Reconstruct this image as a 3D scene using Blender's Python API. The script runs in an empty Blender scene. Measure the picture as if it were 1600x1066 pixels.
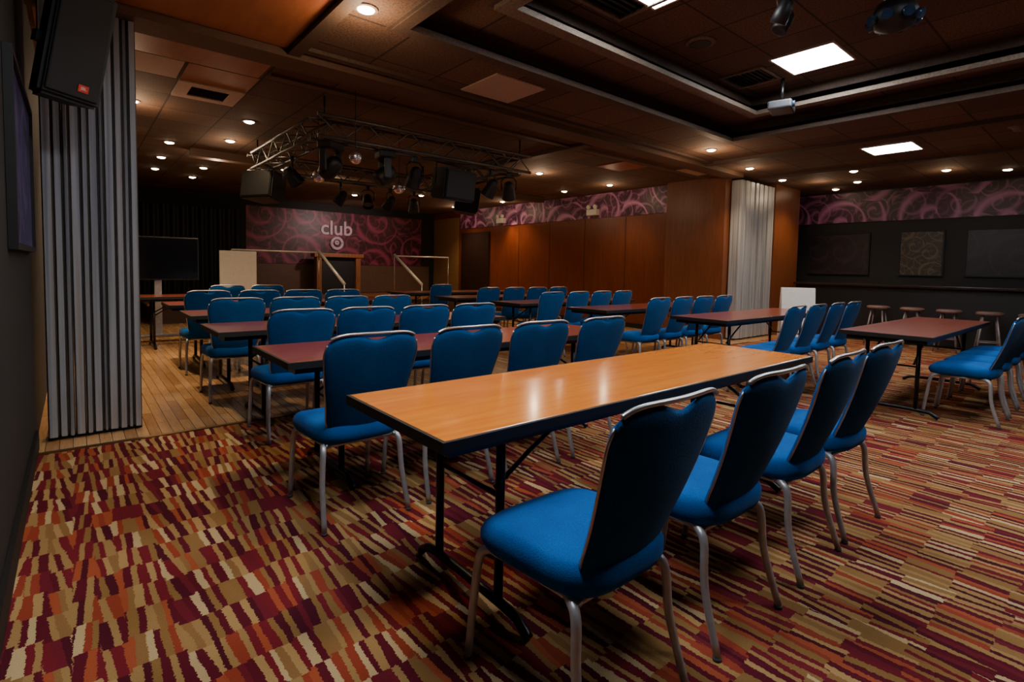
import bpy, bmesh, math, random
from mathutils import Vector, Matrix
random.seed(7)
SC = bpy.context.scene
COL = SC.collection
R = math.radians

# ---------------------------------------------------------------- materials
class NT:
    def __init__(s, name):
        s.m = bpy.data.materials.new(name); s.m.use_nodes = True
        s.t = s.m.node_tree; s.b = s.t.nodes['Principled BSDF']
    def n(s, typ, **kw):
        nd = s.t.nodes.new(typ)
        for k, v in kw.items(): setattr(nd, k, v)
        return nd
    def l(s, a, b): s.t.links.new(a, b)
    def setin(s, sock, v):
        if hasattr(v, 'is_output'): s.l(v, sock)
        else: sock.default_value = v
    def math(s, op, a, b=0.0, c=None):
        nd = s.n('ShaderNodeMath', operation=op)
        s.setin(nd.inputs[0], a); s.setin(nd.inputs[1], b)
        if c is not None: s.setin(nd.inputs[2], c)
        return nd.outputs[0]
    def pos(s, obj=True):
        if obj: return s.n('ShaderNodeTexCoord').outputs['Object']
        return s.n('ShaderNodeNewGeometry').outputs['Position']
    def xyz(s, v):
        nd = s.n('ShaderNodeSeparateXYZ'); s.l(v, nd.inputs[0]); return nd.outputs
    def comb(s, x, y, z=0.0):
        nd = s.n('ShaderNodeCombineXYZ')
        for i, v in enumerate((x, y, z)): s.setin(nd.inputs[i], v)
        return nd.outputs[0]
    def mapv(s, v, scale):
        nd = s.n('ShaderNodeMapping'); s.l(v, nd.inputs[0]); nd.inputs['Scale'].default_value = scale
        return nd.outputs[0]
    def noise(s, v, scale, detail=3, rough=.5, dist=0):
        nd = s.n('ShaderNodeTexNoise'); s.l(v, nd.inputs['Vector'])
        nd.inputs['Scale'].default_value = scale; nd.inputs['Detail'].default_value = detail
        nd.inputs['Roughness'].default_value = rough; nd.inputs['Distortion'].default_value = dist
        return nd.outputs[0]
    def ramp(s, f, stops, const=False):
        nd = s.n('ShaderNodeValToRGB'); s.l(f, nd.inputs[0]); cr = nd.color_ramp
        if const: cr.interpolation = 'CONSTANT'
        while len(cr.elements) < len(stops): cr.elements.new(.5)
        for e, (p, c) in zip(cr.elements, stops):
            e.position = p; e.color = (*c, 1)
        return nd.outputs[0]
    def mix(s, f, a, b, mode='MIX'):
        nd = s.n('ShaderNodeMix', data_type='RGBA', blend_type=mode)
        s.setin(nd.inputs[0], f)
        for i, v in ((6, a), (7, b)):
            if hasattr(v, 'is_output'): s.l(v, nd.inputs[i])
            else: nd.inputs[i].default_value = (*v, 1)
        return nd.outputs[2]
    def bump(s, h, st=.3, dist=.005):
        nd = s.n('ShaderNodeBump'); s.l(h, nd.inputs['Height'])
        nd.inputs['Strength'].default_value = st; nd.inputs['Distance'].default_value = dist
        s.l(nd.outputs[0], s.b.inputs['Normal'])
    def base(s, c):
        if hasattr(c, 'is_output'): s.l(c, s.b.inputs['Base Color'])
        else: s.b.inputs['Base Color'].default_value = (*c, 1)
    def prm(s, rough=.5, metal=0, **kw):
        s.b.inputs['Roughness'].default_value = rough; s.b.inputs['Metallic'].default_value = metal
        for k, v in kw.items(): s.b.inputs[k.replace('_', ' ')].default_value = v

def srgb(r, g, b):
    f = lambda c: ((c/255+.055)/1.055)**2.4 if c > 10 else c/255/12.92
    return (f(r), f(g), f(b))

def simple(name, c, rough=.5, metal=0, nz=.15, nscale=20, bump=0):
    N = NT(name); p = N.pos()
    f = N.noise(p, nscale, 3)
    d = tuple(x*(1-nz) for x in c); u = tuple(min(1, x*(1+nz)) for x in c)
    N.base(N.ramp(f, [(.3, d), (.7, u)])); N.prm(rough, metal)
    if bump: N.bump(f, bump, .003)
    return N.m

def emis(name, c, s):
    N = NT(name); N.base((.8, .8, .8))
    N.b.inputs['Emission Color'].default_value = (*c, 1); N.b.inputs['Emission Strength'].default_value = s
    return N.m

def wood(name, c1, c2, scale=(1, 1, 1), rough=.35, coat=0, spec=.5, world=False):
    N = NT(name); p = N.mapv(N.pos(not world), scale)
    a = N.noise(p, 3, 6, .6, .6); b = N.noise(p, 14, 4, .6)
    f = N.math('ADD', N.math('MULTIPLY', a, .7), N.math('MULTIPLY', b, .3))
    N.base(N.ramp(f, [(.32, c1), (.68, c2)])); N.prm(rough, 0, Coat_Weight=coat, Coat_Roughness=.12)
    return N.m

# carpet: rows of short narrow ragged strips, dark and light alternating
def carpet_mat():
    N = NT('carpet'); p = N.pos(False); o = N.xyz(p); X, Y = o[0], o[1]
    nz = N.noise(p, 14, 2); nz2 = N.noise(p, 110, 2)
    jig = N.math('ADD', N.math('MULTIPLY', N.math('SUBTRACT', nz, .5), .012), N.math('MULTIPLY', N.math('SUBTRACT', nz2, .5), .015))
    Xj = N.math('ADD', X, jig)
    wn = N.n('ShaderNodeTexWhiteNoise', noise_dimensions='1D')
    N.l(N.math('FLOOR', N.math('DIVIDE', Xj, .070)), wn.inputs['W'])
    v = N.math('ADD', N.math('DIVIDE', N.math('ADD', Y, jig), .165), N.math('MULTIPLY', wn.outputs[0], .34))
    row = N.math('FLOOR', v); fr = N.math('SUBTRACT', v, row)
    wr = N.n('ShaderNodeTexWhiteNoise', noise_dimensions='1D'); N.l(row, wr.inputs['W'])
    u0 = N.math('ADD', N.math('DIVIDE', Xj, .024), N.math('MULTIPLY', wr.outputs[0], 17.3))
    wv = N.n('ShaderNodeTexNoise', noise_dimensions='2D'); N.l(N.comb(N.math('MULTIPLY', u0, .5), N.math('MULTIPLY', row, 3.7)), wv.inputs['Vector'])
    wv.inputs['Scale'].default_value = 1; wv.inputs['Detail'].default_value = 0
    u1 = N.math('ADD', u0, N.math('MULTIPLY', wv.outputs[0], 1.1))
    sl = N.math('MULTIPLY', N.math('SUBTRACT', fr, .5), N.math('SUBTRACT', wn.outputs[0], .35))
    u = N.math('ADD', u1, N.math('MULTIPLY', sl, 1.6))
    cell = N.math('FLOOR', u); par = N.math('FLOORED_MODULO', cell, 2.0)
    wc = N.n('ShaderNodeTexWhiteNoise', noise_dimensions='2D'); N.l(N.comb(cell, row), wc.inputs['Vector'])
    dk = N.ramp(wc.outputs[0], [(0, srgb(96, 26, 40)), (.32, srgb(120, 34, 44)), (.56, srgb(154, 66, 46)), (.68, srgb(82, 24, 38)), (.84, srgb(150, 112, 68))], True)
    lt = N.ramp(wc.outputs[0], [(0, srgb(170, 134, 84)), (.30, srgb(148, 112, 64)), (.52, srgb(202, 176, 130)), (.66, srgb(170, 84, 54)), (.78, srgb(112, 34, 46)), (.90, srgb(184, 148, 96))], True)
    col = N.mix(par, dk, lt)
    fine = N.noise(p, 380, 2)
    col = N.mix(.6, col, N.ramp(fine, [(.3, (.45, .45, .45)), (.7, (1.0, 1.0, 1.0))]), 'MULTIPLY')
    N.base(col); N.prm(.95, 0, Specular_IOR_Level=.1)
    N.bump(fine, .6, .004)
    return N.m

def plank_mat():
    N = NT('parquet'); p = N.pos(False)
    rot = N.n('ShaderNodeMapping'); N.l(p, rot.inputs[0]); rot.inputs['Rotation'].default_value = (0, 0, R(90))
    br = N.n('ShaderNodeTexBrick'); N.l(rot.outputs[0], br.inputs['Vector'])
    br.inputs['Scale'].default_value = 1; br.inputs['Brick Width'].default_value = .7; br.inputs['Row Height'].default_value = .07
    br.inputs['Mortar Size'].default_value = .002; br.inputs['Color1'].default_value = (*srgb(214, 172, 124), 1)
    br.inputs['Color2'].default_value = (*srgb(176, 132, 88), 1); br.inputs['Mortar'].default_value = (*srgb(90, 60, 38), 1)
    br.inputs['Bias'].default_value = 0
    g = N.noise(N.mapv(p, (25, 2, 1)), 3, 4)
    N.base(N.mix(.5, br.outputs[0], N.ramp(g, [(.3, (.55, .5, .45)), (.7, (1, 1, 1))]), 'MULTIPLY'))
    N.prm(.18)
    return N.m

def ceil_mat(name='ceiling_tile_brown', c1=srgb(92, 68, 52), c2=srgb(116, 87, 66)):
    N = NT(name); p = N.pos(False); o = N.xyz(p)
    gx = N.math('DIVIDE', o[0], .6); gy = N.math('DIVIDE', o[1], .6)
    fx = N.math('FRACT', gx); fy = N.math('FRACT', gy)
    wn = N.n('ShaderNodeTexWhiteNoise', noise_dimensions='2D'); N.l(N.comb(N.math('FLOOR', gx), N.math('FLOOR', gy)), wn.inputs['Vector'])
    base = N.ramp(wn.outputs[0], [(0, c1), (1, c2)])
    sp = N.noise(p, 60, 3, .7)
    base = N.mix(.8, base, N.ramp(sp, [(.40, (.35, .35, .35)), (.58, (1, 1, 1))]), 'MULTIPLY')
    ln = N.math('MINIMUM', N.math('MINIMUM', fx, N.math('SUBTRACT', 1, fx)), N.math('MINIMUM', fy, N.math('SUBTRACT', 1, fy)))
    mk = N.math('LESS_THAN', ln, .016)
    N.base(N.mix(mk, base, srgb(46, 32, 24))); N.prm(.85)
    N.bump(sp, .4, .004)
    return N.m

def mural_mat(name, ax, ca, cb, line, scale=1.5, k1=.85):
    N = NT(name); p = N.pos(False); o = N.xyz(p)
    q = N.comb(o[ax], o[2])
    w = N.noise(q, 1.3, 2)
    def rings(sc, off, freq, lo, hi):
        a = N.n('ShaderNodeTexVoronoi', voronoi_dimensions='2D', feature='F1')
        mp = N.n('ShaderNodeMapping'); N.l(q, mp.inputs[0]); mp.inputs['Location'].default_value = (off, off*.7, 0)
        N.l(mp.outputs[0], a.inputs['Vector']); a.inputs['Scale'].default_value = sc; a.inputs['Randomness'].default_value = .75
        sub = N.n('ShaderNodeVectorMath', operation='SUBTRACT'); N.l(mp.outputs[0], sub.inputs[0]); N.l(a.outputs['Position'], sub.inputs[1])
        so = N.xyz(sub.outputs[0])
        ang = N.math('DIVIDE', N.math('ARCTAN2', so[1], so[0]), 6.2832)
        f = N.math('FRACT', N.math('ADD', N.math('MULTIPLY', a.outputs['Distance'], freq), ang))
        d = N.math('ABSOLUTE', N.math('SUBTRACT', f, .5))
        hv = N.math('MULTIPLY', N.math('ADD', N.math('SINE', N.math('MULTIPLY', ang, 12.57)), 1.6), hi*.6)
        nd = N.n('ShaderNodeMapRange'); N.l(d, nd.inputs[0]); nd.inputs[1].default_value = lo; N.l(hv, nd.inputs[2])
        nd.inputs[3].default_value = 1; nd.inputs[4].default_value = 0
        return nd.outputs[0]
    r1 = rings(scale, .3, 3.2, .02, .20); r2 = rings(scale*1.9, 5.1, 2.6, .01, .17); r3 = rings(scale*3.1, 9.4, 3.0, .0, .16)
    bg = N.ramp(w, [(.3, ca), (.7, cb)])
    c = N.mix(N.math('MULTIPLY', r3, .25), bg, line)
    c = N.mix(N.math('MULTIPLY', r2, .50), c, line); c = N.mix(N.math('MULTIPLY', r1, k1), c, line)
    N.base(c); N.prm(.45)
    return N.m

M = {}
M['carpet'] = carpet_mat(); M['parquet'] = plank_mat(); M['ceil'] = ceil_mat()
M['fascia'] = simple('fascia_taupe', srgb(112, 98, 84), .7, nz=.3, nscale=60)
M['fasciad'] = simple('fascia_brown', srgb(74, 57, 45), .7, nz=.3, nscale=60)
M['dark'] = simple('dark_wall', srgb(20, 18, 17), .8, bump=.2)
M['black'] = simple('black_matte', srgb(10, 10, 11), .65)
M['blackmetal'] = simple('black_metal', srgb(22, 21, 22), .35, .3)
M['blackplastic'] = simple('black_plastic', srgb(16, 16, 18), .5)
M['wallwood'] = wood('wall_wood', srgb(92, 42, 20), srgb(118, 60, 30), (7, 7, .6), .3, world=True)
M['pierwood'] = wood('pier_wood', srgb(94, 50, 28), srgb(122, 70, 40), (7, 7, .6), .35, world=True)
M['orangeceil'] = wood('ceiling_wood', srgb(136, 80, 50), srgb(160, 98, 62), (4, .8, 4), .5, world=True)
M['whitetile'] = simple('pale_tile', srgb(184, 164, 148), .8, nscale=60)
M['alu'] = simple('satin_aluminium', (.50, .50, .51), .36, 1, nz=.08)
M['alu2'] = simple('aluminium_tube', (.46, .46, .48), .42, .6, nz=.12)
M['railmetal'] = simple('rail_metal_lit', (.75, .73, .70), .35, .3, nz=.06)  # paler than the posts: the light on the rails is in the colour
M['truss'] = simple('truss_metal', (.13, .125, .12), .45, .7)
M['orangetop'] = wood('orange_laminate', srgb(224, 116, 28), srgb(246, 148, 48), (.5, 6, 6), .22, .5)
M['redtop'] = wood('mahogany_laminate', srgb(118, 50, 38), srgb(146, 68, 52), (.5, 6, 6), .28, .4)
M['glide'] = simple('grey_glide', srgb(70, 70, 72), .6)
M['white'] = simple('white_board', srgb(215, 212, 205), .5, nz=.04)
M['grey'] = simple('grey_plastic', srgb(62, 64, 68), .4)
M['lens'] = simple('lens_glass', srgb(40, 60, 84), .08, .2)
M['red'] = simple('logo_red', srgb(220, 50, 25), .5)
M['lamp_cool'] = emis('lamp_cool', (.93, .96, 1.0), 48)
M['lamp_warm'] = emis('lamp_warm', (1, .78, .48), 45)
M['mural_club'] = mural_mat('mural_purple', 0, srgb(36, 7, 16), srgb(68, 14, 28), srgb(140, 56, 78), .8, .8)
M['mural_side'] = mural_mat('mural_pink', 1, srgb(50, 18, 44), srgb(92, 38, 76), srgb(200, 140, 186), .9, .9)
M['mural_bar'] = mural_mat('mural_bar', 1, srgb(34, 10, 30), srgb(62, 20, 52), srgb(160, 100, 150), .9, .85)
M['mural_dim'] = mural_mat('mural_dim', 1, srgb(12, 7, 12), srgb(20, 9, 18), srgb(44, 26, 40), 1.2)
M['poster'] = mural_mat('poster_blue', 1, srgb(20, 16, 48), srgb(44, 32, 80), srgb(80, 60, 130), 1.2)
M['barpanel'] = mural_mat('bar_panel', 1, srgb(32, 27, 22), srgb(52, 44, 34), srgb(96, 84, 64), 2.2)
M['letters'] = simple('letter_pale', srgb(190, 168, 180), .5)

def fabric(name, a, b):
    N = NT(name); p = N.pos()
    f = N.noise(p, 260, 2); g = N.noise(p, 6, 2)
    N.base(N.mix(.6, N.ramp(g, [(.3, a), (.7, b)]), N.ramp(f, [(.32, (.5, .5, .5)), (.68, (1, 1, 1))]), 'MULTIPLY'))
    N.prm(.95, 0, Sheen_Weight=.05, Specular_IOR_Level=.1); N.bump(f, .5, .003)
    return N.m
M['fabric'] = fabric('blue_fabric', srgb(0, 84, 160), srgb(2, 98, 176))
M['fabricb'] = fabric('blue_fabric_back', srgb(0, 74, 132), srgb(0, 84, 144))
def panelmat():
    N = NT('partition_metal'); p = N.pos(False)
    st = N.noise(N.mapv(p, (30, 30, .4)), 1, 4)
    N.base(N.ramp(st, [(.3, srgb(128, 134, 142)), (.55, srgb(184, 188, 194)), (.75, srgb(166, 154, 140))])); N.prm(.38, .35)
    return N.m
M['panel'] = panelmat()
M['groove'] = simple('groove_dark', srgb(78, 66, 58), .6)  # gap darkness between partition panels painted into the groove faces

# ---------------------------------------------------------------- mesh helpers
def finish(name, bm, mats, parent=None, smooth=False, loc=None, rot=None):
    me = bpy.data.meshes.new(name)
    bmesh.ops.recalc_face_normals(bm, faces=bm.faces)
    bm.to_mesh(me); bm.free()
    if not isinstance(mats, (list, tuple)): mats = [mats]
    for m in mats: me.materials.append(m)
    if smooth:
        for p in me.polygons: p.use_smooth = True
    ob = bpy.data.objects.new(name, me); COL.objects.link(ob)
    if parent: ob.parent = parent
    if loc: ob.location = loc
    if rot: ob.rotation_euler = rot
    return ob

def addbox(bm, x0, x1, y0, y1, z0, z1, bev=0, mi=0, mtx=None):
    r = bmesh.ops.create_cube(bm, size=1)
    vs = r['verts']
    for v in vs:
        v.co = Vector(((x0+x1)/2+v.co.x*(x1-x0), (y0+y1)/2+v.co.y*(y1-y0), (z0+z1)/2+v.co.z*(z1-z0)))
    es = list({e for v in vs for e in v.link_edges}); fs = set(f for v in vs for f in v.link_faces)
    if bev:
        rr = bmesh.ops.bevel(bm, geom=es, offset=bev, segments=2, affect='EDGES', profile=.5)
        fs = set(rr['faces']) | {f for f in fs if f.is_valid}
        vs = list({v for f in fs for v in f.verts})
    for f in fs:
        if f.is_valid: f.material_index = mi
    if mtx is not None:
        for v in vs: v.co = mtx @ v.co
    return vs

def box(name, x0, x1, y0, y1, z0, z1, mat, bev=0, parent=None):
    bm = bmesh.new()
    c = Vector(((x0+x1)/2, (y0+y1)/2, z0)) if parent is None else Vector((0, 0, 0))
    addbox(bm, x0-c.x, x1-c.x, y0-c.y, y1-c.y, z0-c.z, z1-c.z, bev)
    return finish(name, bm, mat, parent, loc=c)

def crom(pts, n=6):
    pts = [Vector(p) for p in pts]; out = []
    P = [pts[0]*2-pts[1]] + pts + [pts[-1]*2-pts[-2]]
    for i in range(1, len(P)-2):
        for k in range(n):
            t = k/n; a, b, c, d = P[i-1], P[i], P[i+1], P[i+2]
            out.append(.5*((2*b)+(c-a)*t+(2*a-5*b+4*c-d)*t*t+(3*b-a-3*c+d)*t**3))
    out.append(pts[-1]); return out

def addtube(bm, path, r, seg=10, mi=0, flat=1.0, up=None):
    path = [Vector(p) for p in path]
    rs = r if isinstance(r, (list, tuple)) else [r]*len(path)
    if len(rs) != len(path):
        rs = [rs[0]+(rs[-1]-rs[0])*i/(len(path)-1) for i in range(len(path))]
    t0 = (path[1]-path[0]).normalized()
    nrm = Vector(up) if up else (Vector((0, 0, 1)) if abs(t0.z) < .9 else Vector((1, 0, 0)))
    rings = []
    for i, p in enumerate(path):
        t = (path[min(i+1, len(path)-1)]-path[max(i-1, 0)]).normalized()
        nrm = (nrm-t*nrm.dot(t)).normalized(); b = t.cross(nrm)
        rings.append([bm.verts.new(p+(nrm*math.cos(a)*flat+b*math.sin(a))*rs[i]) for a in [2*math.pi*k/seg for k in range(seg)]])
    for i in range(len(rings)-1):
        for k in range(seg):
            f = bm.faces.new((rings[i][k], rings[i][(k+1) % seg], rings[i+1][(k+1) % seg], rings[i+1][k])); f.material_index = mi; f.smooth = True
    for rg in (rings[0], rings[-1]):
        f = bm.faces.new(rg); f.material_index = mi

def tube(name, path, r, mat, parent=None, seg=10, flat=1.0, up=None):
    bm = bmesh.new(); addtube(bm, path, r, seg, 0, flat, up)
    return finish(name, bm, mat, parent)

def addcyl(bm, p0, p1, r0, r1=None, seg=24, mi=0):
    addtube(bm, [p0, p1], [r0, r0 if r1 is None else r1], seg, mi)

def cyl(name, p0, p1, r0, mat, r1=None, seg=24, parent=None):
    bm = bmesh.new(); addcyl(bm, p0, p1, r0, r1, seg); return finish(name, bm, mat, parent)

def lathe(bm, prof, c=(0, 0, 0), seg=28, mi=0):
    rings = []
    for r, z in prof:
        rings.append([bm.verts.new((c[0]+r*math.cos(2*math.pi*k/seg), c[1]+r*math.sin(2*math.pi*k/seg), c[2]+z)) for k in range(seg)])
    for i in range(len(rings)-1):
        for k in range(seg):
            f = bm.faces.new((rings[i][k], rings[i][(k+1) % seg], rings[i+1][(k+1) % seg], rings[i+1][k])); f.smooth = True; f.material_index = mi
    for rg in (rings[0], rings[-1]):
        f = bm.faces.new(rg); f.material_index = mi

def empty(name, loc=(0, 0, 0), rot=0, label=None, cat=None, group=None):
    e = bpy.data.objects.new(name, None); e.empty_display_size = .1; COL.objects.link(e)
    e.location = loc; e.rotation_euler = (0, 0, rot)
    tag(e, label, cat, group); return e

def tag(o, label=None, cat=None, group=None):
    if label: o['label'] = label
    if cat: o['category'] = cat
    if group: o['group'] = group
    return o

def struct(o): o['kind'] = 'structure'; return o

def inst(root, loc, rot=0, label=None, tilt=None):
    kids = [c for c in root.children]
    n = root.copy(); COL.objects.link(n); n.location = loc
    n.rotation_euler = tilt if tilt else (0, 0, rot)
    if label: n['label'] = label
    for k in kids:
        kc = k.copy(); COL.objects.link(kc); kc.parent = n
        for g in k.children:
            gc = g.copy(); COL.objects.link(gc); gc.parent = kc
    return n

def text_mesh(body, size, ext, name, mat, parent=None, loc=(0, 0, 0), rot=(R(90), 0, 0)):
    cu = bpy.data.curves.new('t', 'FONT'); cu.body = body; cu.size = size; cu.extrude = ext
    cu.align_x = 'CENTER'; cu.align_y = 'CENTER'; cu.offset = size*.012
    to = bpy.data.objects.new('t', cu); COL.objects.link(to)
    bpy.context.view_layer.update()
    me = bpy.data.meshes.new_from_object(to.evaluated_get(bpy.context.evaluated_depsgraph_get()))
    bpy.data.objects.remove(to); me.materials.clear(); me.materials.append(mat)
    ob = bpy.data.objects.new(name, me); COL.objects.link(ob); ob.location = loc; ob.rotation_euler = rot
    if parent: ob.parent = parent
    return ob

# ---------------------------------------------------------------- room shell
XL, XW, XR = -1.03, 8.5, 11.7
YN, YP, YB = -3.6, 3.15, 14.0
H = 3.0
def slab(name, *a, mat, **k): return struct(box(name, *a, mat, **k))
slab('floor', XL-.1, XR+.1, YN-.1, YP, -.1, 0, mat=M['carpet'])
slab('floor_parquet', XL-.1, XR+.1, YP, YB+.1, -.1, 0, mat=M['parquet'])
slab('trim_1', XL, XW, YP-.02, YP+.02, -.01, .006, mat=simple('brass_strip', srgb(120, 90, 50), .4, .8))
slab('wall_left', XL-.12, XL, YN-.1, YB+.1, 0, 3.6, mat=M['dark'])
slab('wall_back', XL-.1, XW+.2, YB, YB+.12, 0, 3.6, mat=M['dark'])
slab('wall_near', XL-.1, XR+.1, YN-.12, YN, 0, 3.6, mat=M['dark'])
slab('wall_right', XR, XR+.12, YN-.1, 3.9, 0, 3.6, mat=M['black'])
slab('wall_hall', XW, XW+.12, 3.95, YB, 0, 3.6, mat=M['wallwood'])
slab('wall_wing', XW, XR, 3.82, 3.95, 0, 3.6, mat=M['pierwood'])
slab('wall_pier', XW-.20, XW-.005, 3.62, 4.85, 0, H, mat=M['pierwood'])
slab('wall_column', 9.80, 10.95, 3.38, 3.81, 0, H, mat=M['pierwood'])
slab('baseboard_hall', XW-.02, XW-.001, 4.9, 10.8, 0, .1, mat=M['black'])
slab('baseboard_left', XL+.001, XL+.02, YN, 3.3, 0, .12, mat=M['black'])

# ceiling with stepped tray
def ring(bm, ox0, ox1, oy0, oy1, ix0, ix1, iy0, iy1, z0, z1):
    addbox(bm, ox0, ox1, iy1, oy1, z0, z1); addbox(bm, ox0, ox1, oy0, iy0, z0, z1)
    addbox(bm, ox0, ix0, iy0, iy1, z0, z1); addbox(bm, ix1, ox1, iy0, iy1, z0, z1)
BX0, BX1, BY = 1.02, 6.02, 2.38
AX0, AX1, AY = 1.62, 5.66, 1.92
bm = bmesh.new()
ring(bm, XL-.1, XR+.1, YN-.1, YB+.1, BX0, BX1, -2.6, BY, H, H+.1)
ring(bm, BX0-.2, BX1+.2, -2.8, BY+.2, AX0, AX1, -2.1, AY, 3.2, 3.3)
addbox(bm, AX0-.3, AX1+.3, -2.4, AY+.2, 3.4, 3.5)
struct(finish('ceiling', bm, M['ceil']))
def fas(name, x0, x1, y0, y1, z0, z1, m):
    bm = bmesh.new(); t = .03
    addbox(bm, x0-t, x1+t, y1, y1+t, z0, z1); addbox(bm, x0-t, x1+t, y0-t, y0, z0, z1)
    addbox(bm, x0-t, x0, y0, y1, z0, z1); addbox(bm, x1, x1+t, y0, y1, z0, z1)
    struct(finish(name, bm, m))
fas('trim_2', BX0, BX1, -2.6, BY, H-.012, 3.2, M['fasciad'])
fas('trim_3', AX0, AX1, -2.1, AY, 3.188, 3.4, M['fasciad'])
bm = bmesh.new(); addbox(bm, AX0, AX1, AY-.12, AY, 3.155, 3.2); addbox(bm, AX1-.12, AX1, -2.1, AY-.12, 3.155, 3.2); addbox(bm, AX0, AX0+.12, -2.1, AY-.12, 3.155, 3.2)
struct(finish('trim_4', bm, M['fascia']))
bm = bmesh.new(); addbox(bm, BX0, BX1, BY-.10, BY, H-.02, H+.03); addbox(bm, BX1-.10, BX1, -2.6, BY-.10, H-.02, H+.03); addbox(bm, BX0, BX0+.10, -2.6, BY-.10, H-.02, H+.03)
struct(finish('trim_16', bm, M['fasciad']))
M['beam'] = simple('beam_brown', srgb(88, 64, 48), .7, nscale=40)
slab('trim_5', XL, XW-.20, 3.3, 3.60, H-.07, H, mat=M['beam'])
slab('trim_6', .56, .66, YN, 3.3, H-.05, H, mat=M['fasciad'])
slab('trim_7', 7.0, 7.1, YN, 3.3, H-.05, H, mat=M['fasciad'])
slab('trim_17', .66, 7.0, 3.16, 3.24, H-.03, H, mat=M['fasciad'])
slab('trim_18', 8.9, 8.98, YN, 3.3, H-.04, H, mat=M['fasciad'])
slab('trim_8', .6, 8.1, 8.2, 8.4, H-.12, H, mat=M['beam'])
slab('trim_9', 4.6, 4.75, 3.7, 8.2, H-.05, H, mat=M['beam'])
slab('trim_19', .62, 8.2, 3.98, 4.06, H-.03, H, mat=M['beam'])

OL = 'brown wood-grain ceiling panel'
for (x0, x1, y0, y1, mt, lb) in [(-1.0, .56, 3.64, 4.18, 'orangeceil', OL), (0, .58, 4.2, 4.74, 'orangeceil', OL),
        (-1.0, .54, 1.9, 3.28, 'orangeceil', OL),
        (-.62, -.03, 4.2, 4.74, 'whitetile', 'pale ceiling tile'), (2.15, 2.75, 2.55, 3.13, 'whitetile', 'pale ceiling tile'),
        (7.2, 7.9, 3.62, 3.96, 'whitetile', 'pale ceiling tile'), (6.0, 6.6, 4.1, 4.7, 'orangeceil', OL), (-.6, 0, 9.6, 10.2, 'whitetile', 'pale ceiling tile')]:
    o = box('ceiling_tile', x0, x1, y0, y1, H-.012, H-.001, M[mt])
    tag(o, lb + ' set in the ceiling grid', 'ceiling tile')

# vents
def vent(x, y, z, s=.29, pale=True):
    e = empty('ceiling_vent', (x, y, z), 0, 'square slatted air vent set in the ceiling', 'vent')
    bm = bmesh.new(); f = M['whitetile'] if pale else M['fascia']
    w = .12 if pale else .035
    addbox(bm, -s, s, s-w, s, -.022, -.001); addbox(bm, -s, s, -s, -s+w, -.022, -.001)
    addbox(bm, -s, -s+w, -s+w, s-w, -.022, -.001); addbox(bm, s-w, s, -s+w, s-w, -.022, -.001)
    finish('vent_frame', bm, f, e)
    bm = bmesh.new(); n = 8; q = s-w
    for i in range(n):
        yy = -q+(i+.5)*2*q/n
        addbox(bm, -q, q, -.010, .010, -.002, .002, mtx=Matrix.Translation((0, yy, -.010)) @ Matrix.Rotation(.5, 4, 'X'))
    addbox(bm, -q, q, -q, q, -.002, -.001)
    finish('vent_slat', bm, M['blackmetal'], e)
vent(.29, 5.04, H, .29); vent(2.55, 1.45, 3.4, .28, False); vent(4.95, 1.6, 3.4, .24, False)
e = empty('ceiling_speaker', (3.75, 1.5, 3.4), 0, 'round perforated ceiling speaker', 'speaker')
bm = bmesh.new(); lathe(bm, [(.02, -.02), (.1, -.02), (.13, -.012), (.14, -.001)]); finish('speaker_grille', bm, M['fascia'], e)
bm = bmesh.new(); lathe(bm, [(.09, -.024), (.1, -.024), (.1, -.018), (.09, -.018)]); finish('grille_ring', bm, M['blackmetal'], e)
e = empty('smoke_detector', (7.6, -.3, H), 0, 'round smoke detector on the ceiling', 'smoke detector')
bm = bmesh.new(); lathe(bm, [(.03, -.06), (.06, -.05), (.07, -.02), (.11, -.001)]); finish('detector_body', bm, M['fascia'], e)

# ---------------------------------------------------------------- lamps
def light(kind, loc, energy, color, size=.1, rot=(0, 0, 0), spot=None, blend=.6):
    d = bpy.data.lights.new('lamp_light', kind); d.energy = energy; d.color = color
    if kind == 'AREA': d.size = size
    else: d.shadow_soft_size = size
    if spot: d.spot_size = R(spot); d.spot_blend = blend
    o = bpy.data.objects.new('lamp_light', d); COL.objects.link(o); o.location = loc; o.rotation_euler = rot
    return o
for (x, y, z) in [(4.9, .95, 3.4), (2.6, 1.12, 3.4), (7.85, 1.0, H), (4.9, -1.4, 3.4), (2.6, -1.4, 3.4), (-.1, .1, H)]:  # last panel is out of view, added to light the near left carpet
    e = empty('ceiling_light_panel', (x, y, z), 0, 'square glowing cool white ceiling light panel', 'light', 'ceiling light panels')
    bm = bmesh.new(); addbox(bm, -.28, .28, -.28, .28, -.012, -.006); finish('light_diffuser', bm, M['lamp_cool'], e)
    bm = bmesh.new(); ring(bm, -.3, .3, -.3, .3, -.28, .28, -.28, .28, -.016, -.001); finish('light_frame', bm, M['whitetile'], e)

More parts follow.
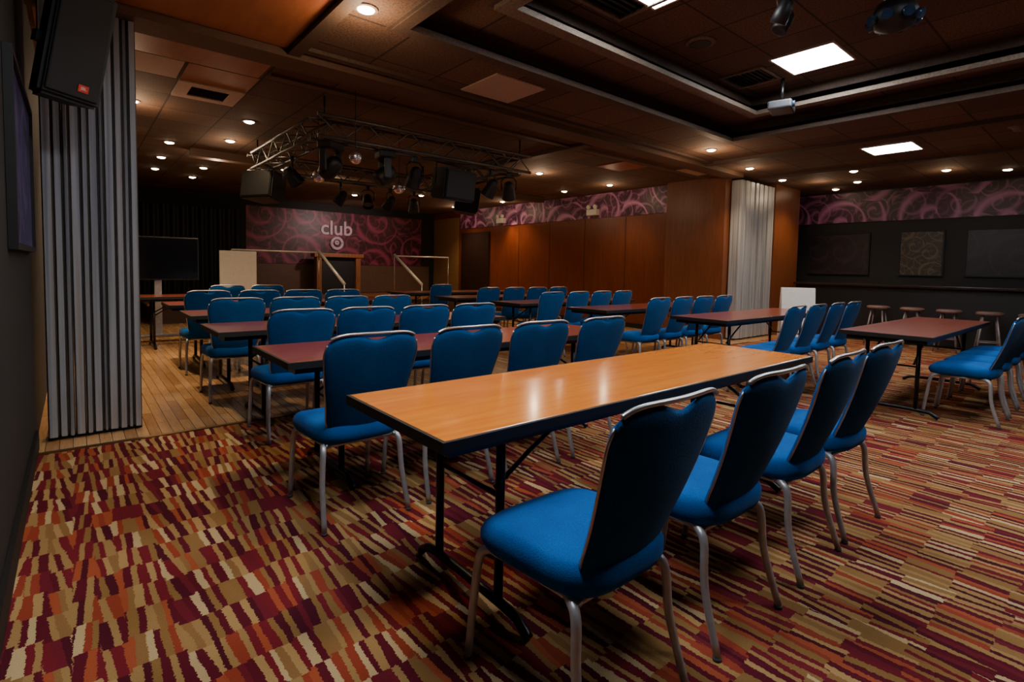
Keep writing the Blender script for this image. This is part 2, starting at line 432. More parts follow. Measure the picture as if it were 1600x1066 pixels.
dl = empty('downlight', (.76, 2.24, H), 0, 'round recessed warm ceiling downlight', 'light', 'ceiling downlights')
bm = bmesh.new(); lathe(bm, [(.012, -.030), (.035, -.026), (.055, -.016), (.062, -.003)]); finish('bulb', bm, M['lamp_warm'], dl)
bm = bmesh.new(); lathe(bm, [(.063, -.010), (.080, -.010), (.085, -.001), (.063, -.001)]); finish('light_trim', bm, M['fascia'], dl)
WARM = (1.0, .70, .40)
pts = [(.89, 5.92), (-.29, 5.93), (-.23, 7.4), (.95, 7.24), (1.0, 8.5), (1.07, 10.0), (1.1, 11.4), (5.77, 5.88), (7.67, 7.1), (7.67, 5.8), (6.23, 2.76),
       (7.9, 3.0), (11.2, 2.8), (10.5, 2.2), (10.2, .84), (10.77, .17), (7.9, 9.6), (5.8, 8.7), (5.8, 10.2), (3.4, 9.6), (7.7, 11.6), (9.4, 3.1), (7.2, 8.7), (-.3, 9.0),
       (3.2, 8.7), (2.3, 10.6), (9.3, 1.9), (8.2, -.6), (6.8, 10.2), (4.6, 11.4), (2.2, 9.0), (-.3, 10.6), (9.3, -.9), (10.9, -1.4), (.3, 8.0), (.35, 9.4), (.4, 10.8)]
for (x, y) in pts:
    inst(dl, (x, y, H))
spots = [(.76, 2.24, 90, 16), (.89, 5.92, 60, 0), (-.29, 5.93, 250, 14), (.95, 7.24, 80, 6), (1.0, 8.5, 120, 12), (5.77, 5.88, 100, 12), (7.67, 5.8, 50, 6),
         (6.23, 2.76, 80, 12), (7.9, 3.0, 110, 6), (10.2, .84, 20, 3), (7.9, 9.6, 100, 5), (5.8, 8.7, 60, 10), (3.4, 9.6, 60, 8), (7.7, 11.6, 120, 6), (10.1, 2.7, 110, 5)]
for (x, y, w, q) in spots:
    light('SPOT', (x, y, H-.05), w, WARM, .05, spot=120, blend=.8)
    if q: light('POINT', (x, y, H-.2), q, (1, .68, .42), .05)  # point fill added under the downlights to brighten the ceiling
light('SPOT', (5.2, 11.6, 2.6), 110, (1, .75, .7), .1, rot=(R(62), 0, 0), spot=110)
light('SPOT', (8.25, 9.9, 2.9), 80, (1, .6, .25), .03, spot=60)

# ---------------------------------------------------------------- folding partitions
def partition(name, x0, ws, y0, depth, label):
    e = empty(name, (x0, y0, 0), 0, label, 'partition'); xa = 0
    for i, w in enumerate(ws):
        bm = bmesh.new(); ya = random.uniform(.0, .016)*(1 if i % 2 else -1)
        prof = [(xa+.001, ya+.034), (xa+.007, ya+.034), (xa+.010, ya+.002), (xa+w-.010, ya-.004), (xa+w-.007, ya+.034), (xa+w-.001, ya+.034), (xa+w-.001, depth), (xa+.001, depth)]
        lo = [bm.verts.new((p[0], p[1], .03)) for p in prof]; hi = [bm.verts.new((p[0], p[1], H-.075)) for p in prof]
        m = len(prof)
        for k in range(m):
            f = bm.faces.new((lo[k], lo[(k+1) % m], hi[(k+1) % m], hi[k]))
            if k in (0, 4): f.material_index = 1
        bm.faces.new(lo); bm.faces.new(hi)
        finish('partition_panel', bm, [M['panel'], M['groove']], e); xa += w
    bm = bmesh.new(); addbox(bm, 0, xa, .05, depth-.02, 0, .03); finish('floor_seal', bm, M['black'], e)
    return e
partition('folding_partition', -.97, [.06, .05, .035, .06, .04, .055, .03, .06, .05, .035, .05], 3.40, .19, 'folded grey metal accordion partition standing on the parquet by a dark wall')
partition('folding_partition', 8.46, [.09, .06, .11, .08, .12, .07, .1, .06, .12, .08, .1, .07, .11, .07, .08], 3.40, .19, 'folded pale metal accordion partition beside a wood clad pier')

# ---------------------------------------------------------------- chair
def make_chair():
    e = empty('dining_chair', (0, 0, 0), 0, 'blue upholstered banquet chair with silver metal legs', 'chair', 'blue banquet chairs')
    bm = bmesh.new(); n = 40; d, w = .235, .225
    def outline(ins):
        out = []
        for k in range(n):
            t = 2*math.pi*k/n; c, s = math.cos(t), math.sin(t); ex = 2/4.2
            x = math.copysign(abs(c)**ex, c)*(w-ins); y = math.copysign(abs(s)**ex, s)*(d-ins)
            x *= 1+.07*(y/d)
            out.append((x, y+.01))
        return out
    layers = [(.05, .390), (.012, .396), (.0, .42), (.0, .455), (.010, .476), (.028, .486), (.09, .492), (.16, .494)]
    rings = []
    for ins, z in layers:
        rings.append([bm.verts.new((x, y, z-(.022*max(0, y/d)**3 if z > .43 else 0)-.006*max(0, y/d))) for x, y in outline(ins)])
    for i in range(len(rings)-1):
        for k in range(n): bm.faces.new((rings[i][k], rings[i][(k+1) % n], rings[i+1][(k+1) % n], rings[i+1][k]))
    bm.faces.new(rings[0]); bm.faces.new(rings[-1])
    finish('seat', bm, M['fabric'], e, smooth=True)
    def wv(v):
        t = min(1, v/.85)
        b = .172+.058*(.6*t+.4*(3*t*t-2*t**3))
        if v > .88: b *= 1-.085*((v-.88)/.12)**2
        if v < .12: b *= math.sqrt(1-((.12-v)/.12)**2*.25)
        return b
    def yc(z, u): return -.185-.165*((z-.42)/.5)-.015*math.sin(math.pi*min(1, max(0, (z-.42)/.5)))+.030*u*u
    def ztop(u):
        z = .922-.026*abs(u)**6
        if abs(u) < .45: z -= .024*(math.cos(math.pi*u/.45)*.5+.5)
        return z
    nu, nv = 24, 20
    bm = bmesh.new(); F = {}; B = {}
    for i in range(nu+1):
        q = -1+2*i/nu; u = math.sin(q*math.pi/2)*.5+q*.5
        for j in range(nv+1):
            v = j/nv; v = v*.8+.2*math.sin(v*math.pi/2)
            x = u*wv(v); z = .410+v*(ztop(u)-.410)+.02*(1-v)**4*u*u
            T = .023*(max(0, 1-abs(u)**10))**.5*(max(0, 1-abs(2*v-1)**14))**.5
            border = i in (0, nu) or j in (0, nv)
            y = yc(z, u)
            if border:
                F[i, j] = B[i, j] = bm.verts.new((x, y, z))
            else:
                F[i, j] = bm.verts.new((x, y+T, z)); B[i, j] = bm.verts.new((x, y-T*.5, z))
    for i in range(nu):
        for j in range(nv):
            bm.faces.new((F[i, j], F[i+1, j], F[i+1, j+1], F[i, j+1]))
            fb = (B[i, j], B[i, j+1], B[i+1, j+1], B[i+1, j])
            try:
                f = bm.faces.new(fb); f.material_index = 1
            except ValueError: pass
    finish('backrest', bm, [M['fabric'], M['fabricb']], e, smooth=True)
    bm = bmesh.new()
    for s in (-1, 1):
        P = []
        for v in (0, .15, .3, .45, .6, .75, .88, .97):
            z = .410+v*(ztop(1)-.410)+.02*(1-v)**4
            P.append((s*(wv(v)+.001), yc(z, 1)-.002, z))
        P = [(s*.15, -.12, .388), (s*.166, -.165, .395)]+P
        addtube(bm, crom(P, 3), .0038, 8)
    for s in (-1, 1):
        addtube(bm, [(s*.17, -.18, .380), (s*.18, 0, .380), (s*.19, .2, .375)], .010, 8)
    addtube(bm, [(-.19, .19, .375), (.19, .19, .375)], .010, 8); addtube(bm, [(-.17, -.17, .380), (.17, -.17, .380)], .010, 8)
    finish('frame', bm, M['alu'], e, smooth=True)
    P = []
    for u in (-.975, -.93, -.8, -.6, -.3, 0, .3, .6, .8, .93, .975):
        z = .929-.026*abs(u)**6; P.append((u*.211, yc(.915, u)-.002, z))
    bm = bmesh.new(); addtube(bm, crom(P, 3), .0078, 10, flat=.9)
    finish('top_rail', bm, M['alu'], e, smooth=True)
    for sx in (-1, 1):
        for fr in (1, -1):
            if fr > 0: P = [(sx*.165, .13, .386), (sx*.197, .175, .381), (sx*.207, .205, .345), (sx*.212, .222, .22), (sx*.216, .245, .012)]
            else: P = [(sx*.15, -.10, .386), (sx*.182, -.16, .381), (sx*.195, -.19, .345), (sx*.204, -.205, .2), (sx*.214, -.262, .012)]
            path = crom(P, 5); bm = bmesh.new()
            addtube(bm, path, [.0160, .0122], 10)
            a = Vector(path[-1]); addcyl(bm, a, (a.x, a.y, 0), .014, .0145, 12, 1)
            finish('leg', bm, [M['alu2'], M['glide']], e, smooth=True)
    return e
chair = make_chair()
first = True
def put_chair(x, y, rot=0, label=None):
    global first
    if first:
        chair.location = (x, y, 0); chair.rotation_euler = (0, 0, rot); first = False; c = chair
    else: c = inst(chair, (x, y, 0), rot)
    c['label'] = label or 'blue upholstered banquet chair with silver legs on patterned carpet'
    return c
near = 'blue upholstered banquet chair with silver legs at the orange table'
for x, r in ((.34, 0), (.96, -1), (1.58, 1), (2.12, -2)): put_chair(x, -.20, R(r), near)
rj = lambda: R(random.uniform(-1.5, 1.5))
for x in (.26, .80, 1.34, 1.90): put_chair(x, 1.33, rj(), 'blue upholstered banquet chair with silver legs at a mahogany table')
PL = 'blue upholstered banquet chair with silver legs on the parquet'
for x in (.40, .88, 1.38, 1.88): put_chair(x, 2.76, rj())
for x in (.30, .80, 1.30, 1.80): put_chair(x, 4.16, rj(), PL)
for x in (.32, .84, 1.34, 1.84): put_chair(x, 5.60, rj(), PL)
for x in (.80, 1.32): put_chair(x, 7.1, rj(), PL)
for x in (5.2, 5.75, 6.3, 6.85): put_chair(x, -.34, rj())
for x in (4.62, 5.15, 5.70, 6.25): put_chair(x, 1.18, rj())
for x in (4.5, 5.0, 5.5, 6.0): put_chair(x, 2.66, rj())
for x in (4.2, 4.72, 5.22, 5.72): put_chair(x, 4.16, rj(), PL)
for x in (4.2, 4.74, 5.24, 5.74): put_chair(x, 5.60, rj(), PL)
for x in (4.2,): put_chair(x, 7.0, R(2), PL)

# ---------------------------------------------------------------- tables
def make_table(topmat, L=2.64, W=.69):
    e = empty('folding_table', (0, 0, 0), 0, 'long folding table', 'table', 'long folding tables')
    bm = bmesh.new(); addbox(bm, .012, L-.012, .012, W-.012, .715, .7425, .002); finish('tabletop', bm, topmat, e)
    bm = bmesh.new()
    ring(bm, 0, L, 0, W, .012, L-.012, .012, W-.012, .706, .7410)
    finish('edge_trim', bm, M['black'], e)
    bm = bmesh.new(); ring(bm, .05, L-.05, .05, W-.05, .07, L-.07, .07, W-.07, .672, .714); finish('apron', bm, M['blackmetal'], e)
    for x, s in ((.34, 1), (L-.40, -1)):
        bm = bmesh.new(); r = .0170
        for y in (.16, W-.14): addtube(bm, [(x, y, .69), (x, y, .055)], r, 10)
        addtube(bm, crom([(x, -.005, .014), (x, .03, .035), (x, .09, .055), (x, W/2, .06), (x, W-.09, .055), (x, W-.03, .035), (x, W+.005, .014)], 4), .018, 10)
        addtube(bm, [(x, .08, .675), (x, W-.08, .675)], .012, 8)
        addtube(bm, [(x, .16, .44), (x, W-.14, .44)], .009, 8)
        finish('leg_frame', bm, M['blackmetal'], e)
        for y in (.19, W-.17):
            bm = bmesh.new(); addtube(bm, [(x, y, .46), (x+s*.16, y, .56), (x+s*.40, y, .69)], .009, 8)
            finish('leg_brace', bm, M['blackmetal'], e)
    return e
t1 = make_table(M['orangetop']); t1['label'] = 'long folding table with glossy orange wood top and black edge'
t1.location = (-.02, -.02, 0)
t2 = make_table(M['redtop']); t2['label'] = 'long folding table with dark red wood top and black edge'
t2.location = (0, 1.45, 0)
for (x, y) in [(-.04, 2.9), (0, 4.3), (0, 5.75), (-.3, 7.5), (4.55, -.22), (4.35, 1.42), (4.2, 2.9), (4.0, 4.3), (3.9, 5.75), (3.9, 7.5)]:
    inst(t2, (x, y, 0))

# ---------------------------------------------------------------- lighting truss
TZ = 2.56
tr = empty('lighting_truss', (2.58, 5.6, TZ), 0, 'square metal lighting truss hung under the ceiling', 'truss')
def truss_seg(a, b, s=.22):
    bm = bmesh.new(); a = Vector(a); b = Vector(b); t = (b-a).normalized(); L = (b-a).length
    u = Vector((0, 0, 1)); w = t.cross(u)
    cor = [(w*s*i+u*s*j)/2 for i, j in ((-1, -1), (1, -1), (1, 1), (-1, 1))]
    for c in cor: addtube(bm, [a+c, b+c], .019, 8)
    n = int(L/.25)
    for k in range(n):
        p, q = a+t*L*k/n, a+t*L*(k+1)/n
        for i in range(4):
            c, d = cor[i], cor[(i+1) % 4]
            addtube(bm, [p+(c if k % 2 else d), q+(d if k % 2 else c)], .009, 6)
    finish('truss_segment', bm, M['truss'], tr)
hx, hy = 1.35, 1.3
truss_seg((-hx-.11, -hy, .11), (hx+.11, -hy, .11)); truss_seg((-hx-.11, hy, .11), (hx+.11, hy, .11))
truss_seg((-hx, -hy+.13, .11), (-hx, hy-.13, .11)); truss_seg((hx, -hy+.13, .11), (hx, hy-.13, .11))
for sx in (-1, 1):
    for sy in (-1, 1):
        cyl('hanger', (sx*hx, sy*hy, .22), (sx*hx, sy*hy, H-TZ-.001), .010, M['blackmetal'], parent=tr)

ZT = TZ-.020
pc = empty('stage_light', (2.3, 4.3, ZT), 0, 'black stage spotlight hanging from the truss', 'stage light', 'stage lights')
def par(parent):
    bm = bmesh.new(); mt = Matrix.Translation((0, 0, -.24)) @ Matrix.Rotation(R(35), 4, 'X')
    seg = 20; rings = []
    for r, z in [(.03, .12), (.055, .10), (.07, .05), (.085, -.05), (.095, -.12), (.08, -.12), (.076, -.09), (.001, -.09)]:
        rings.append([bm.verts.new(mt @ Vector((r*math.cos(2*math.pi*k/seg), r*math.sin(2*math.pi*k/seg), z))) for k in range(seg)])
    for i in range(len(rings)-1):
        for k in range(seg):
            f = bm.faces.new((rings[i][k], rings[i][(k+1) % seg], rings[i+1][(k+1) % seg], rings[i+1][k])); f.material_index = 1 if i == len(rings)-2 else 0
    bm.faces.new(rings[0]); finish('lamp_housing', bm, [M['blackplastic'], M['lens']], parent)
    bm = bmesh.new(); addtube(bm, [(-.098, 0, -.24), (-.102, 0, -.12), (-.06, 0, -.07), (.06, 0, -.07), (.102, 0, -.12), (.098, 0, -.24)], .009, 8); finish('yoke', bm, M['blackmetal'], parent)
    bm = bmesh.new(); addbox(bm, -.03, .03, -.02, .02, -.07, .0, .005); finish('clamp', bm, M['blackmetal'], parent)
par(pc)
for x, y, r in [(3.45, 4.3, 20), (3.75, 4.3, -40), (1.50, 6.9, 10), (2.45, 6.9, 60), (2.9, 6.9, 160), (3.3, 6.9, 30), (3.75, 6.9, 330), (1.23, 5.35, 250)]:
    inst(pc, (x, y, ZT), R(r))

mh = empty('moving_head_light', (1.30, 4.3, ZT), R(30), 'black moving head stage light hanging from the truss', 'stage light', 'moving head lights')
bm = bmesh.new(); addbox(bm, -.12, .12, -.09, .09, -.09, 0, .02); finish('light_base', bm, M['blackplastic'], mh)
for s in (-1, 1):
    bm = bmesh.new(); addbox(bm, s*.12-.02, s*.12+.02, -.04, .04, -.32, -.09, .012); finish('light_arm', bm, M['blackplastic'], mh)
bm = bmesh.new(); lathe(bm, [(.04, .13), (.075, .10), (.095, .02), (.095, -.08), (.08, -.12), (.001, -.11)])
o = finish('light_head', bm, M['blackplastic'], mh); o.location = (0, 0, -.27); o.rotation_euler = (R(50), 0, 0)
inst(mh, (1.92, 4.3, ZT), R(80))

sp = empty('hanging_speaker', (2.86, 4.3, ZT), 0, 'black loudspeaker cabinet hung from the truss', 'speaker', 'hanging loudspeakers')
def cab(parent, w=.54, h=.38, d=.34):
    bm = bmesh.new()
    pr = [(-w/2, -d/2), (w/2, -d/2), (w*.36, d/2), (-w*.36, d/2)]
    lo = [bm.verts.new((x, y, -h-.08)) for x, y in pr]; hi = [bm.verts.new((x, y, -.08)) for x, y in pr]
    for k in range(4): bm.faces.new((lo[k], lo[(k+1) % 4], hi[(k+1) % 4], hi[k]))
    bm.faces.new(lo); bm.faces.new(hi)
    bmesh.ops.bevel(bm, geom=list(bm.edges), offset=.02, segments=2, affect='EDGES')
    finish('speaker_cabinet', bm, M['black'], parent)
    bm = bmesh.new(); addbox(bm, -w/2+.03, w/2-.03, -d/2-.012, -d/2+.002, -h-.05, -.11, .006); finish('speaker_grille', bm, M['black'], parent)
    bm = bmesh.new(); addtube(bm, [(-w/2-.012, 0, -h/2-.08), (-w/2-.012, 0, -.03), (w/2+.012, 0, -.03), (w/2+.012, 0, -h/2-.08)], .011, 8); finish('bracket', bm, M['blackmetal'], parent)
cab(sp)
sp.location = (2.86, 4.3, ZT); sp.rotation_euler = (R(8), 0, R(10))
inst(sp, (1.23, 6.4, ZT), tilt=(R(-8), 0, R(-60))); inst(sp, (3.93, 5.5, ZT), tilt=(R(8), 0, R(60)))

NB = NT('mirror_facets'); NB.base((.9, .9, .92)); NB.prm(.22, .95); MB = NB.m
def mball(x, y, z, r, ztop):
    e = empty('mirror_ball', (x, y, z), 0, 'small silver mirror ball hanging on a cord', 'mirror ball', 'mirror balls')
    bm = bmesh.new(); bmesh.ops.create_uvsphere(bm, u_segments=22, v_segments=14, radius=r)
    finish('ball', bm, MB, e)
    cyl('cord', (0, 0, r), (0, 0, ztop-z), .004, M['blackmetal'], seg=6, parent=e)
mball(1.40, 3.90, 2.33, .065, 2.998); mball(1.42, 5.0, 2.28, .075, 2.998); mball(2.36, 4.8, 2.23, .075, 2.998)

# ---------------------------------------------------------------- ceiling gear near coffer
def cluster(x, y, z):
    e = empty('effect_light', (x, y, z), R(20), 'black club effect light mounted on the ceiling', 'stage light', 'ceiling effect lights')
    bm = bmesh.new(); addcyl(bm, (0, 0, 0), (0, 0, -.12), .02, seg=10); addbox(bm, -.14, .14, -.05, .05, -.15, -.11, .01); finish('mount', bm, M['blackmetal'], e)
    for sx in (-.09, .09):
        bm = bmesh.new(); lathe(bm, [(.02, .09), (.045, .07), (.055, 0), (.06, -.08), (.05, -.08), (.001, -.07)], seg=18)
        o = finish('lamp_housing', bm, M['blackplastic'], e); o.location = (sx, 0, -.24); o.rotation_euler = (R(25), R(sx*200), 0)
cluster(3.30, .55, 3.4)
e = empty('effect_light', (3.80, -.02, 3.4), 0, 'black rotating club effect light with lenses mounted on the ceiling', 'stage light', 'ceiling effect lights')
bm = bmesh.new(); addcyl(bm, (0, 0, 0), (0, 0, -.1), .03); addbox(bm, -.2, .2, -.06, .06, -.16, -.1, .01); finish('mount', bm, M['blackmetal'], e)
bm = bmesh.new(); lathe(bm, [(.05, .10), (.12, .08), (.15, 0), (.12, -.08), (.04, -.11)], c=(0, 0, -.27)); finish('light_body', bm, M['blackplastic'], e)
for k in range(8):
    a = k*math.pi/4
    bm = bmesh.new(); addcyl(bm, (.12*math.cos(a), .12*math.sin(a), -.29), (.17*math.cos(a), .17*math.sin(a), -.31), .035, .035, 14); finish('lens', bm, M['lens'], e)
e = empty('projector', (5.25, 1.38, 3.4), R(15), 'dark grey ceiling mounted projector with round lens', 'projector')
bm = bmesh.new(); addcyl(bm, (0, 0, 0), (0, 0, -.26), .02, seg=12); addbox(bm, -.08, .08, -.08, .08, -.27, -.255); finish('ceiling_mount', bm, M['blackmetal'], e)
bm = bmesh.new(); addbox(bm, -.16, .16, -.12, .12, -.36, -.27, .018); finish('projector_body', bm, M['grey'], e)
bm = bmesh.new(); addcyl(bm, (-.09, -.12, -.315), (-.09, -.145, -.315), .035, .032, 20); finish('lens', bm, M['lens'], e)

# ---------------------------------------------------------------- left wall items
e = empty('wall_speaker', (-.86, 2.86, 2.17), R(20), 'black loudspeaker mounted high on the dark wall', 'speaker')
bm = bmesh.new(); w, d, h = .30, .28, .66
pr = [(-w/2, -d/2), (w/2, -d/2), (w*.33, d/2), (-w*.33, d/2)]
lo = [bm.verts.new((x, y, 0)) for x, y in pr]; hi = [bm.verts.new((x, y, h)) for x, y in pr]
for k in range(4): bm.faces.new((lo[k], lo[(k+1) % 4], hi[(k+1) % 4], hi[k]))
bm.faces.new(lo); bm.faces.new(hi); bmesh.ops.bevel(bm, geom=list(bm.edges), offset=.02, segments=3, affect='EDGES')
finish('speaker_cabinet', bm, M['blackplastic'], e)
bm = bmesh.new(); addbox(bm, -w/2+.025, w/2-.025, -d/2-.014, -d/2+.002, .03, h-.03, .008); finish('speaker_grille', bm, M['black'], e)
bm = bmesh.new(); addbox(bm, .02, .07, -d/2-.018, -d/2-.013, .07, .11); finish('logo_badge', bm, M['red'], e)
text_mesh('JBL', .023, .001, 'logo_text', M['white'], e, (.045, -d/2-.019, .090))
bm = bmesh.new(); addbox(bm, -.16, -.1, -.03, .03, .28, .34, mtx=None); finish('wall_bracket', bm, M['blackmetal'], e)
e.rotation_euler = (R(10), R(6), R(22))

e = empty('framed_poster', (XL, 2.55, 1.28), 0, 'dark framed blue and purple swirl poster on the wall', 'poster')
bm = bmesh.new(); addbox(bm, .004, .02, -.62, .68, .03, .85); finish('poster_sheet', bm, M['poster'], e)
bm = bmesh.new()
addbox(bm, .002, .035, -.66, .72, 0, .03); addbox(bm, .002, .035, -.66, .72, .85, .88); addbox(bm, .002, .035, -.66, -.62, .03, .85); addbox(bm, .002, .035, .68, .72, .03, .85)
finish('poster_frame', bm, M['black'], e)

# ---------------------------------------------------------------- murals and hall end
o = box('wall_mural', 2.7, 8.0, YB-.02, YB-.001, 1.25, 2.78, M['mural_club']); tag(o, 'dark purple swirl mural behind the stage', 'mural')
e = empty('club_sign', (5.15, YB-.03, 2.25), 0, 'pale club lettering with a ring emblem on the mural', 'sign')
text_mesh('club', .58, .01, 'lettering', M['letters'], e, (0, -.01, .05))
bm = bmesh.new()
def torus(bm, c, Rr, r):
    P = [(c[0]+Rr*math.cos(a), c[1], c[2]+Rr*math.sin(a)) for a in [2*math.pi*k/28 for k in range(29)]]
    addtube(bm, P, r, 8)
torus(bm, (0, -.02, -.38), .16, .05); torus(bm, (0, -.02, -.36), .045, .03)
finish('emblem', bm, M['letters'], e)
o = box('wall_mural', XW-.02, XW-.001, 4.9, 12.4, 2.44, 2.99, M['mural_side']); tag(o, 'pink and purple swirl mural band above wood panelling', 'mural')
o = box('wall_mural', XR-.02, XR-.001, YN+.1, 3.8, 2.34, 2.96, M['mural_bar']); tag(o, 'dark purple swirl mural band above the bar', 'mural')
struct(box('door_1', XW-.05, XW-.003, 10.9, 12.3, .01, 2.3, simple('door_dark', srgb(40, 24, 16), .4)))
M['tanwall'] = simple('tan_wall', srgb(130, 98, 58), .7)
struct(box('trim_10', XW-.025, XW-.002, 12.5, YB-.04, .41, 2.8, M['tanwall']))
struct(box('trim_11', 2.7, 8.3, YB-.03, YB-.001, .41, 1.24, simple('stage_back', srgb(88, 62, 42), .6)))
M['jnt'] = simple('joint', srgb(50, 26, 14), .6)
for i, yy in enumerate((6.0, 7.2, 8.4, 9.6)):
    struct(box('trim_%d' % (12+i), XW-.006, XW-.0005, yy-.006, yy+.006, .1, 2.42, M['jnt']))
st = empty('stage', (4.4, 12.5, 0), 0, 'low raised wooden stage in front of the mural', 'stage')
bm = bmesh.new(); addbox(bm, -4.1, 4.0, -1.45, 1.45, 0, .36, .005); finish('stage_base', bm, simple('stage_front', srgb(60, 36, 20), .5), st)
bm = bmesh.new(); addbox(bm, -4.15, 4.02, -1.5, 1.46, .36, .4, .008); finish('stage_deck', bm, wood('deck', srgb(110, 64, 34), srgb(140, 88, 50), (1, 8, 8), .35), st)
for z, y0 in ((.13, -2.1), (.26, -1.8)):
    bm = bmesh.new(); addbox(bm, -.7, 1.0, y0, -1.51, z-.13, z, .004); finish('stage_step', bm, M['dark'], st)
def rail(flat, slope, lab):
    e = empty('handrail', flat[0], 0, lab, 'handrail', 'stage handrails'); o = Vector(flat[0])
    tube('rail', [Vector(p)-o for p in flat], .018, M['railmetal'], e)
    tube('sloping_rail', [Vector(p)-o for p in slope], .034, M['railmetal'], e)
    tube('post', [Vector(flat[0])-o, Vector((flat[0][0], flat[0][1], .401))-o], .012, M['alu'], e)
    tube('post', [Vector(slope[0])-o, Vector((slope[0][0], slope[0][1], .401))-o], .012, M['alu'], e)
    tube('post', [Vector(slope[-1])-o, Vector((slope[-1][0], slope[-1][1], 0.0))-o], .012, M['alu'], e)
rail([(1.75, 11.1, 1.52), (3.6, 11.1, 1.52)], [(3.6, 11.1, 1.55), (3.75, 9.95, .82)], 'silver tubular handrail beside the stage steps')
rail([(7.2, 11.1, 1.50), (5.55, 11.1, 1.50)], [(5.55, 11.1, 1.53), (5.7, 9.95, .80)], 'silver tubular handrail beside the stage steps')
e = empty('wooden_portal', (5.0, 13.5, .4), 0, 'wooden fireplace style surround with dark opening on the stage', 'fireplace')
PW = wood('portal_wood', srgb(110, 66, 34), srgb(146, 92, 50), (6, 6, 1), .4)
for s in (-1, 1):
    bm = bmesh.new(); addbox(bm, s*.57-.07, s*.57+.07, -.12, .12, 0, 1.05, .01); finish('upright', bm, PW, e)
bm = bmesh.new(); addbox(bm, -.72, .72, -.16, .16, 1.05, 1.16, .015); finish('mantel', bm, PW, e)
bm = bmesh.new(); addbox(bm, -.5, .5, .0, .1, 0, 1.05); finish('opening', bm, M['black'], e)
e = empty('flipchart', (1.75, 10.5, 0), R(10), 'white flipchart board on an easel stand', 'flipchart')
bm = bmesh.new(); addbox(bm, -.36, .36, -.02, .01, .55, 1.48, .008, mtx=None); finish('board', bm, M['white'], e)
for x0, y0, x1, y1 in ((-.28, .02, -.40, .02), (.28, .02, .40, .02), (0, .03, 0, .42)):
    tube('easel_leg', [(x0, y0, 1.3), (x1, y1, 0.01)], .013, M['blackmetal'], e, 8)
e = empty('television_stand', (.18, 8.5, 0), R(-5), 'black flat television on a wheeled floor stand', 'television')
bm = bmesh.new(); addbox(bm, -.55, .55, -.03, .03, .95, 1.62, .01); finish('television', bm, M['blackplastic'], e)
bm = bmesh.new(); addbox(bm, -.53, .53, -.034, -.029, .97, 1.60); finish('screen', bm, simple('screen_glass', srgb(16, 18, 24), .12), e)
bm = bmesh.new(); addbox(bm, -.05, .05, .03, .08, .08, 1.4, .01); finish('pole', bm, M['alu2'], e)
bm = bmesh.new(); addbox(bm, -.4, .4, -.05, .05, .06, .1, .01); addbox(bm, -.4, -.34, -.25, .3, .06, .1, .01); addbox(bm, .34, .4, -.25, .3, .06, .1, .01); finish('base', bm, M['alu2'], e)
for x in (-.37, .37):
    for y in (-.22, .27): cyl('wheel', (x-.015, y, .03), (x+.015, y, .03), .03, M['black'], seg=16, parent=e)
e = empty('stage_curtain', (1.0, 13.6, .0), 0, 'black pleated stage curtain hanging at the hall end', 'curtain')
bm = bmesh.new(); n = 120; lo = []; hi = []
for i in range(n+1):
    x = -1.9+3.4*i/n; y = .05*math.sin(i*.9)
    lo.append(bm.verts.new((x, y, .42))); hi.append(bm.verts.new((x, y*.8, 2.6)))
for i in range(n): bm.faces.new((lo[i], lo[i+1], hi[i+1], hi[i]))
finish('curtain_cloth', bm, M['black'], e, smooth=True)
for y in (6.9, 10.3):
    e = empty('emergency_light', (XW-.02, y, 2.5), 0, 'white twin head emergency light on the wall', 'emergency light', 'emergency lights')
    bm = bmesh.new(); addbox(bm, -.12, .0, -.15, .15, 0, .14, .01); finish('light_box', bm, M['white'], e)
    for s in (-.1, .1):
        bm = bmesh.new(); addcyl(bm, (-.06, s, .14), (-.06, s, .17), .012, seg=8); addcyl(bm, (-.04, s, .20), (-.12, s, .19), .03, .05, 16); finish('lamp_head', bm, M['white'], e)

# ---------------------------------------------------------------- bar
e = empty('bar_counter', (10.95, 0, 0), 0, 'long dark bar counter', 'bar')
bm = bmesh.new(); addbox(bm, -.22, .25, -3.2, 3.25, 0, 1.03, .005); finish('counter_body', bm, simple('bar_front', srgb(16, 12, 12), .5), e)
bm = bmesh.new(); addbox(bm, -.34, .3, -3.3, 3.3, 1.03, 1.08, .012); finish('countertop', bm, simple('bar_top', srgb(34, 24, 22), .25), e)
for y0, y1, mm in ((-.1, .75, 'mural_dim'), (-1.9, -.6, 'barpanel'), (1.1, 1.75, 'barpanel'), (2.3, 3.4, 'mural_dim')):
    e = empty('back_bar_panel', (XR, (y0+y1)/2, 1.25), 0, 'framed decorative panel behind the bar', 'panel', 'back bar panels'); w = (y1-y0)/2
    bm = bmesh.new(); addbox(bm, -.03, -.01, -w, w, .02, .85); finish('panel_face', bm, M[mm], e)
    bm = bmesh.new(); ring2 = [(-w-.03, -w, 0, .87), (w, w+.03, 0, .87), (-w, w, 0, .02), (-w, w, .85, .87)]
    for a in ring2: addbox(bm, -.045, -.002, a[0], a[1], a[2], a[3])
    finish('panel_frame', bm, M['black'], e)
STM = simple('stool_metal', (.30, .26, .26), .45, .5)
bs = empty('bar_stool', (10.3, 1.7, 0), 0, 'bar stool with metal legs in front of the bar', 'stool', 'bar stools')
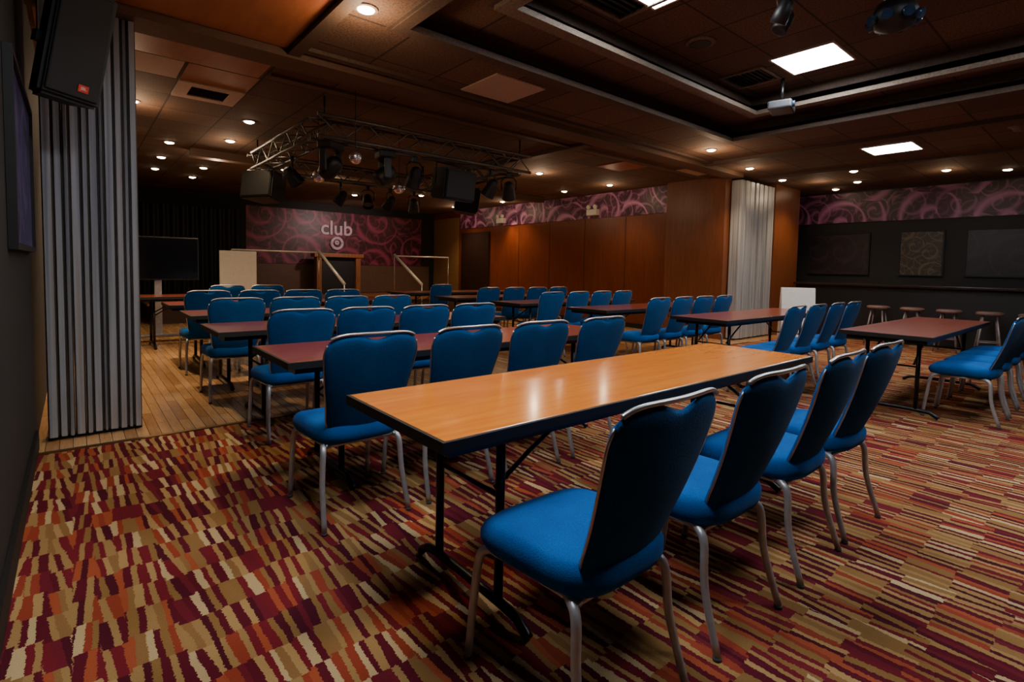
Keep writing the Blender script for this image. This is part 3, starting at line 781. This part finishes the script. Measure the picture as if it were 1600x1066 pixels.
bm = bmesh.new(); lathe(bm, [(.05, .64), (.16, .645), (.175, .665), (.17, .69), (.14, .70), (.02, .705)]); finish('seat', bm, simple('stool_seat', srgb(110, 84, 80), .5), bs)
for a in range(4):
    c, s = math.cos(a*math.pi/2+.78), math.sin(a*math.pi/2+.78)
    tube('leg', [(c*.11, s*.11, .645), (c*.22, s*.22, 0.0)], .013, STM, bs, 8)
bm = bmesh.new()
P = [(.183*math.cos(a*math.pi/2+.78), .183*math.sin(a*math.pi/2+.78), .22) for a in range(5)]
addtube(bm, P, .009, 8); finish('footrest', bm, STM, bs)
for y in (1.2, .7, .2, -.3): inst(bs, (10.3, y, 0), R(random.uniform(-20, 20)))
e = empty('sandwich_board', (8.3, 2.3, 0), R(-55), 'white blank folding sign board on the carpet', 'sign')
for s in (1, -1):
    bm = bmesh.new(); addbox(bm, -.25, .25, -.012, .012, 0.0, 1.02, .004, mtx=Matrix.Translation((0, s*.17, .005)) @ Matrix.Rotation(s*R(8.5), 4, 'X'))
    finish('sign_panel', bm, M['white'], e)

# ---------------------------------------------------------------- world + camera
w = bpy.data.worlds.new('world'); SC.world = w; w.use_nodes = True
w.node_tree.nodes['Background'].inputs[0].default_value = (.02, .018, .015, 1)
cam = bpy.data.cameras.new('camera'); co = bpy.data.objects.new('camera', cam); COL.objects.link(co)
th, ro, hd = R(3.2), R(1.15), R(50)
Fv = Vector((math.cos(hd)*math.cos(th), math.sin(hd)*math.cos(th), -math.sin(th)))
R0 = Vector((math.sin(hd), -math.cos(hd), 0)); U0 = R0.cross(Fv)
Rv = R0*math.cos(ro)+U0*math.sin(ro); Uv = -R0*math.sin(ro)+U0*math.cos(ro)
mx = Matrix(((Rv.x, Uv.x, -Fv.x, 0), (Rv.y, Uv.y, -Fv.y, 0), (Rv.z, Uv.z, -Fv.z, 0), (0, 0, 0, 1)))
co.matrix_world = Matrix.Translation((-.81, -1.25, 1.24)) @ mx
cam.sensor_width = 36; cam.lens = 18.34; cam.shift_y = -.0425; cam.clip_start = .02
SC.camera = co
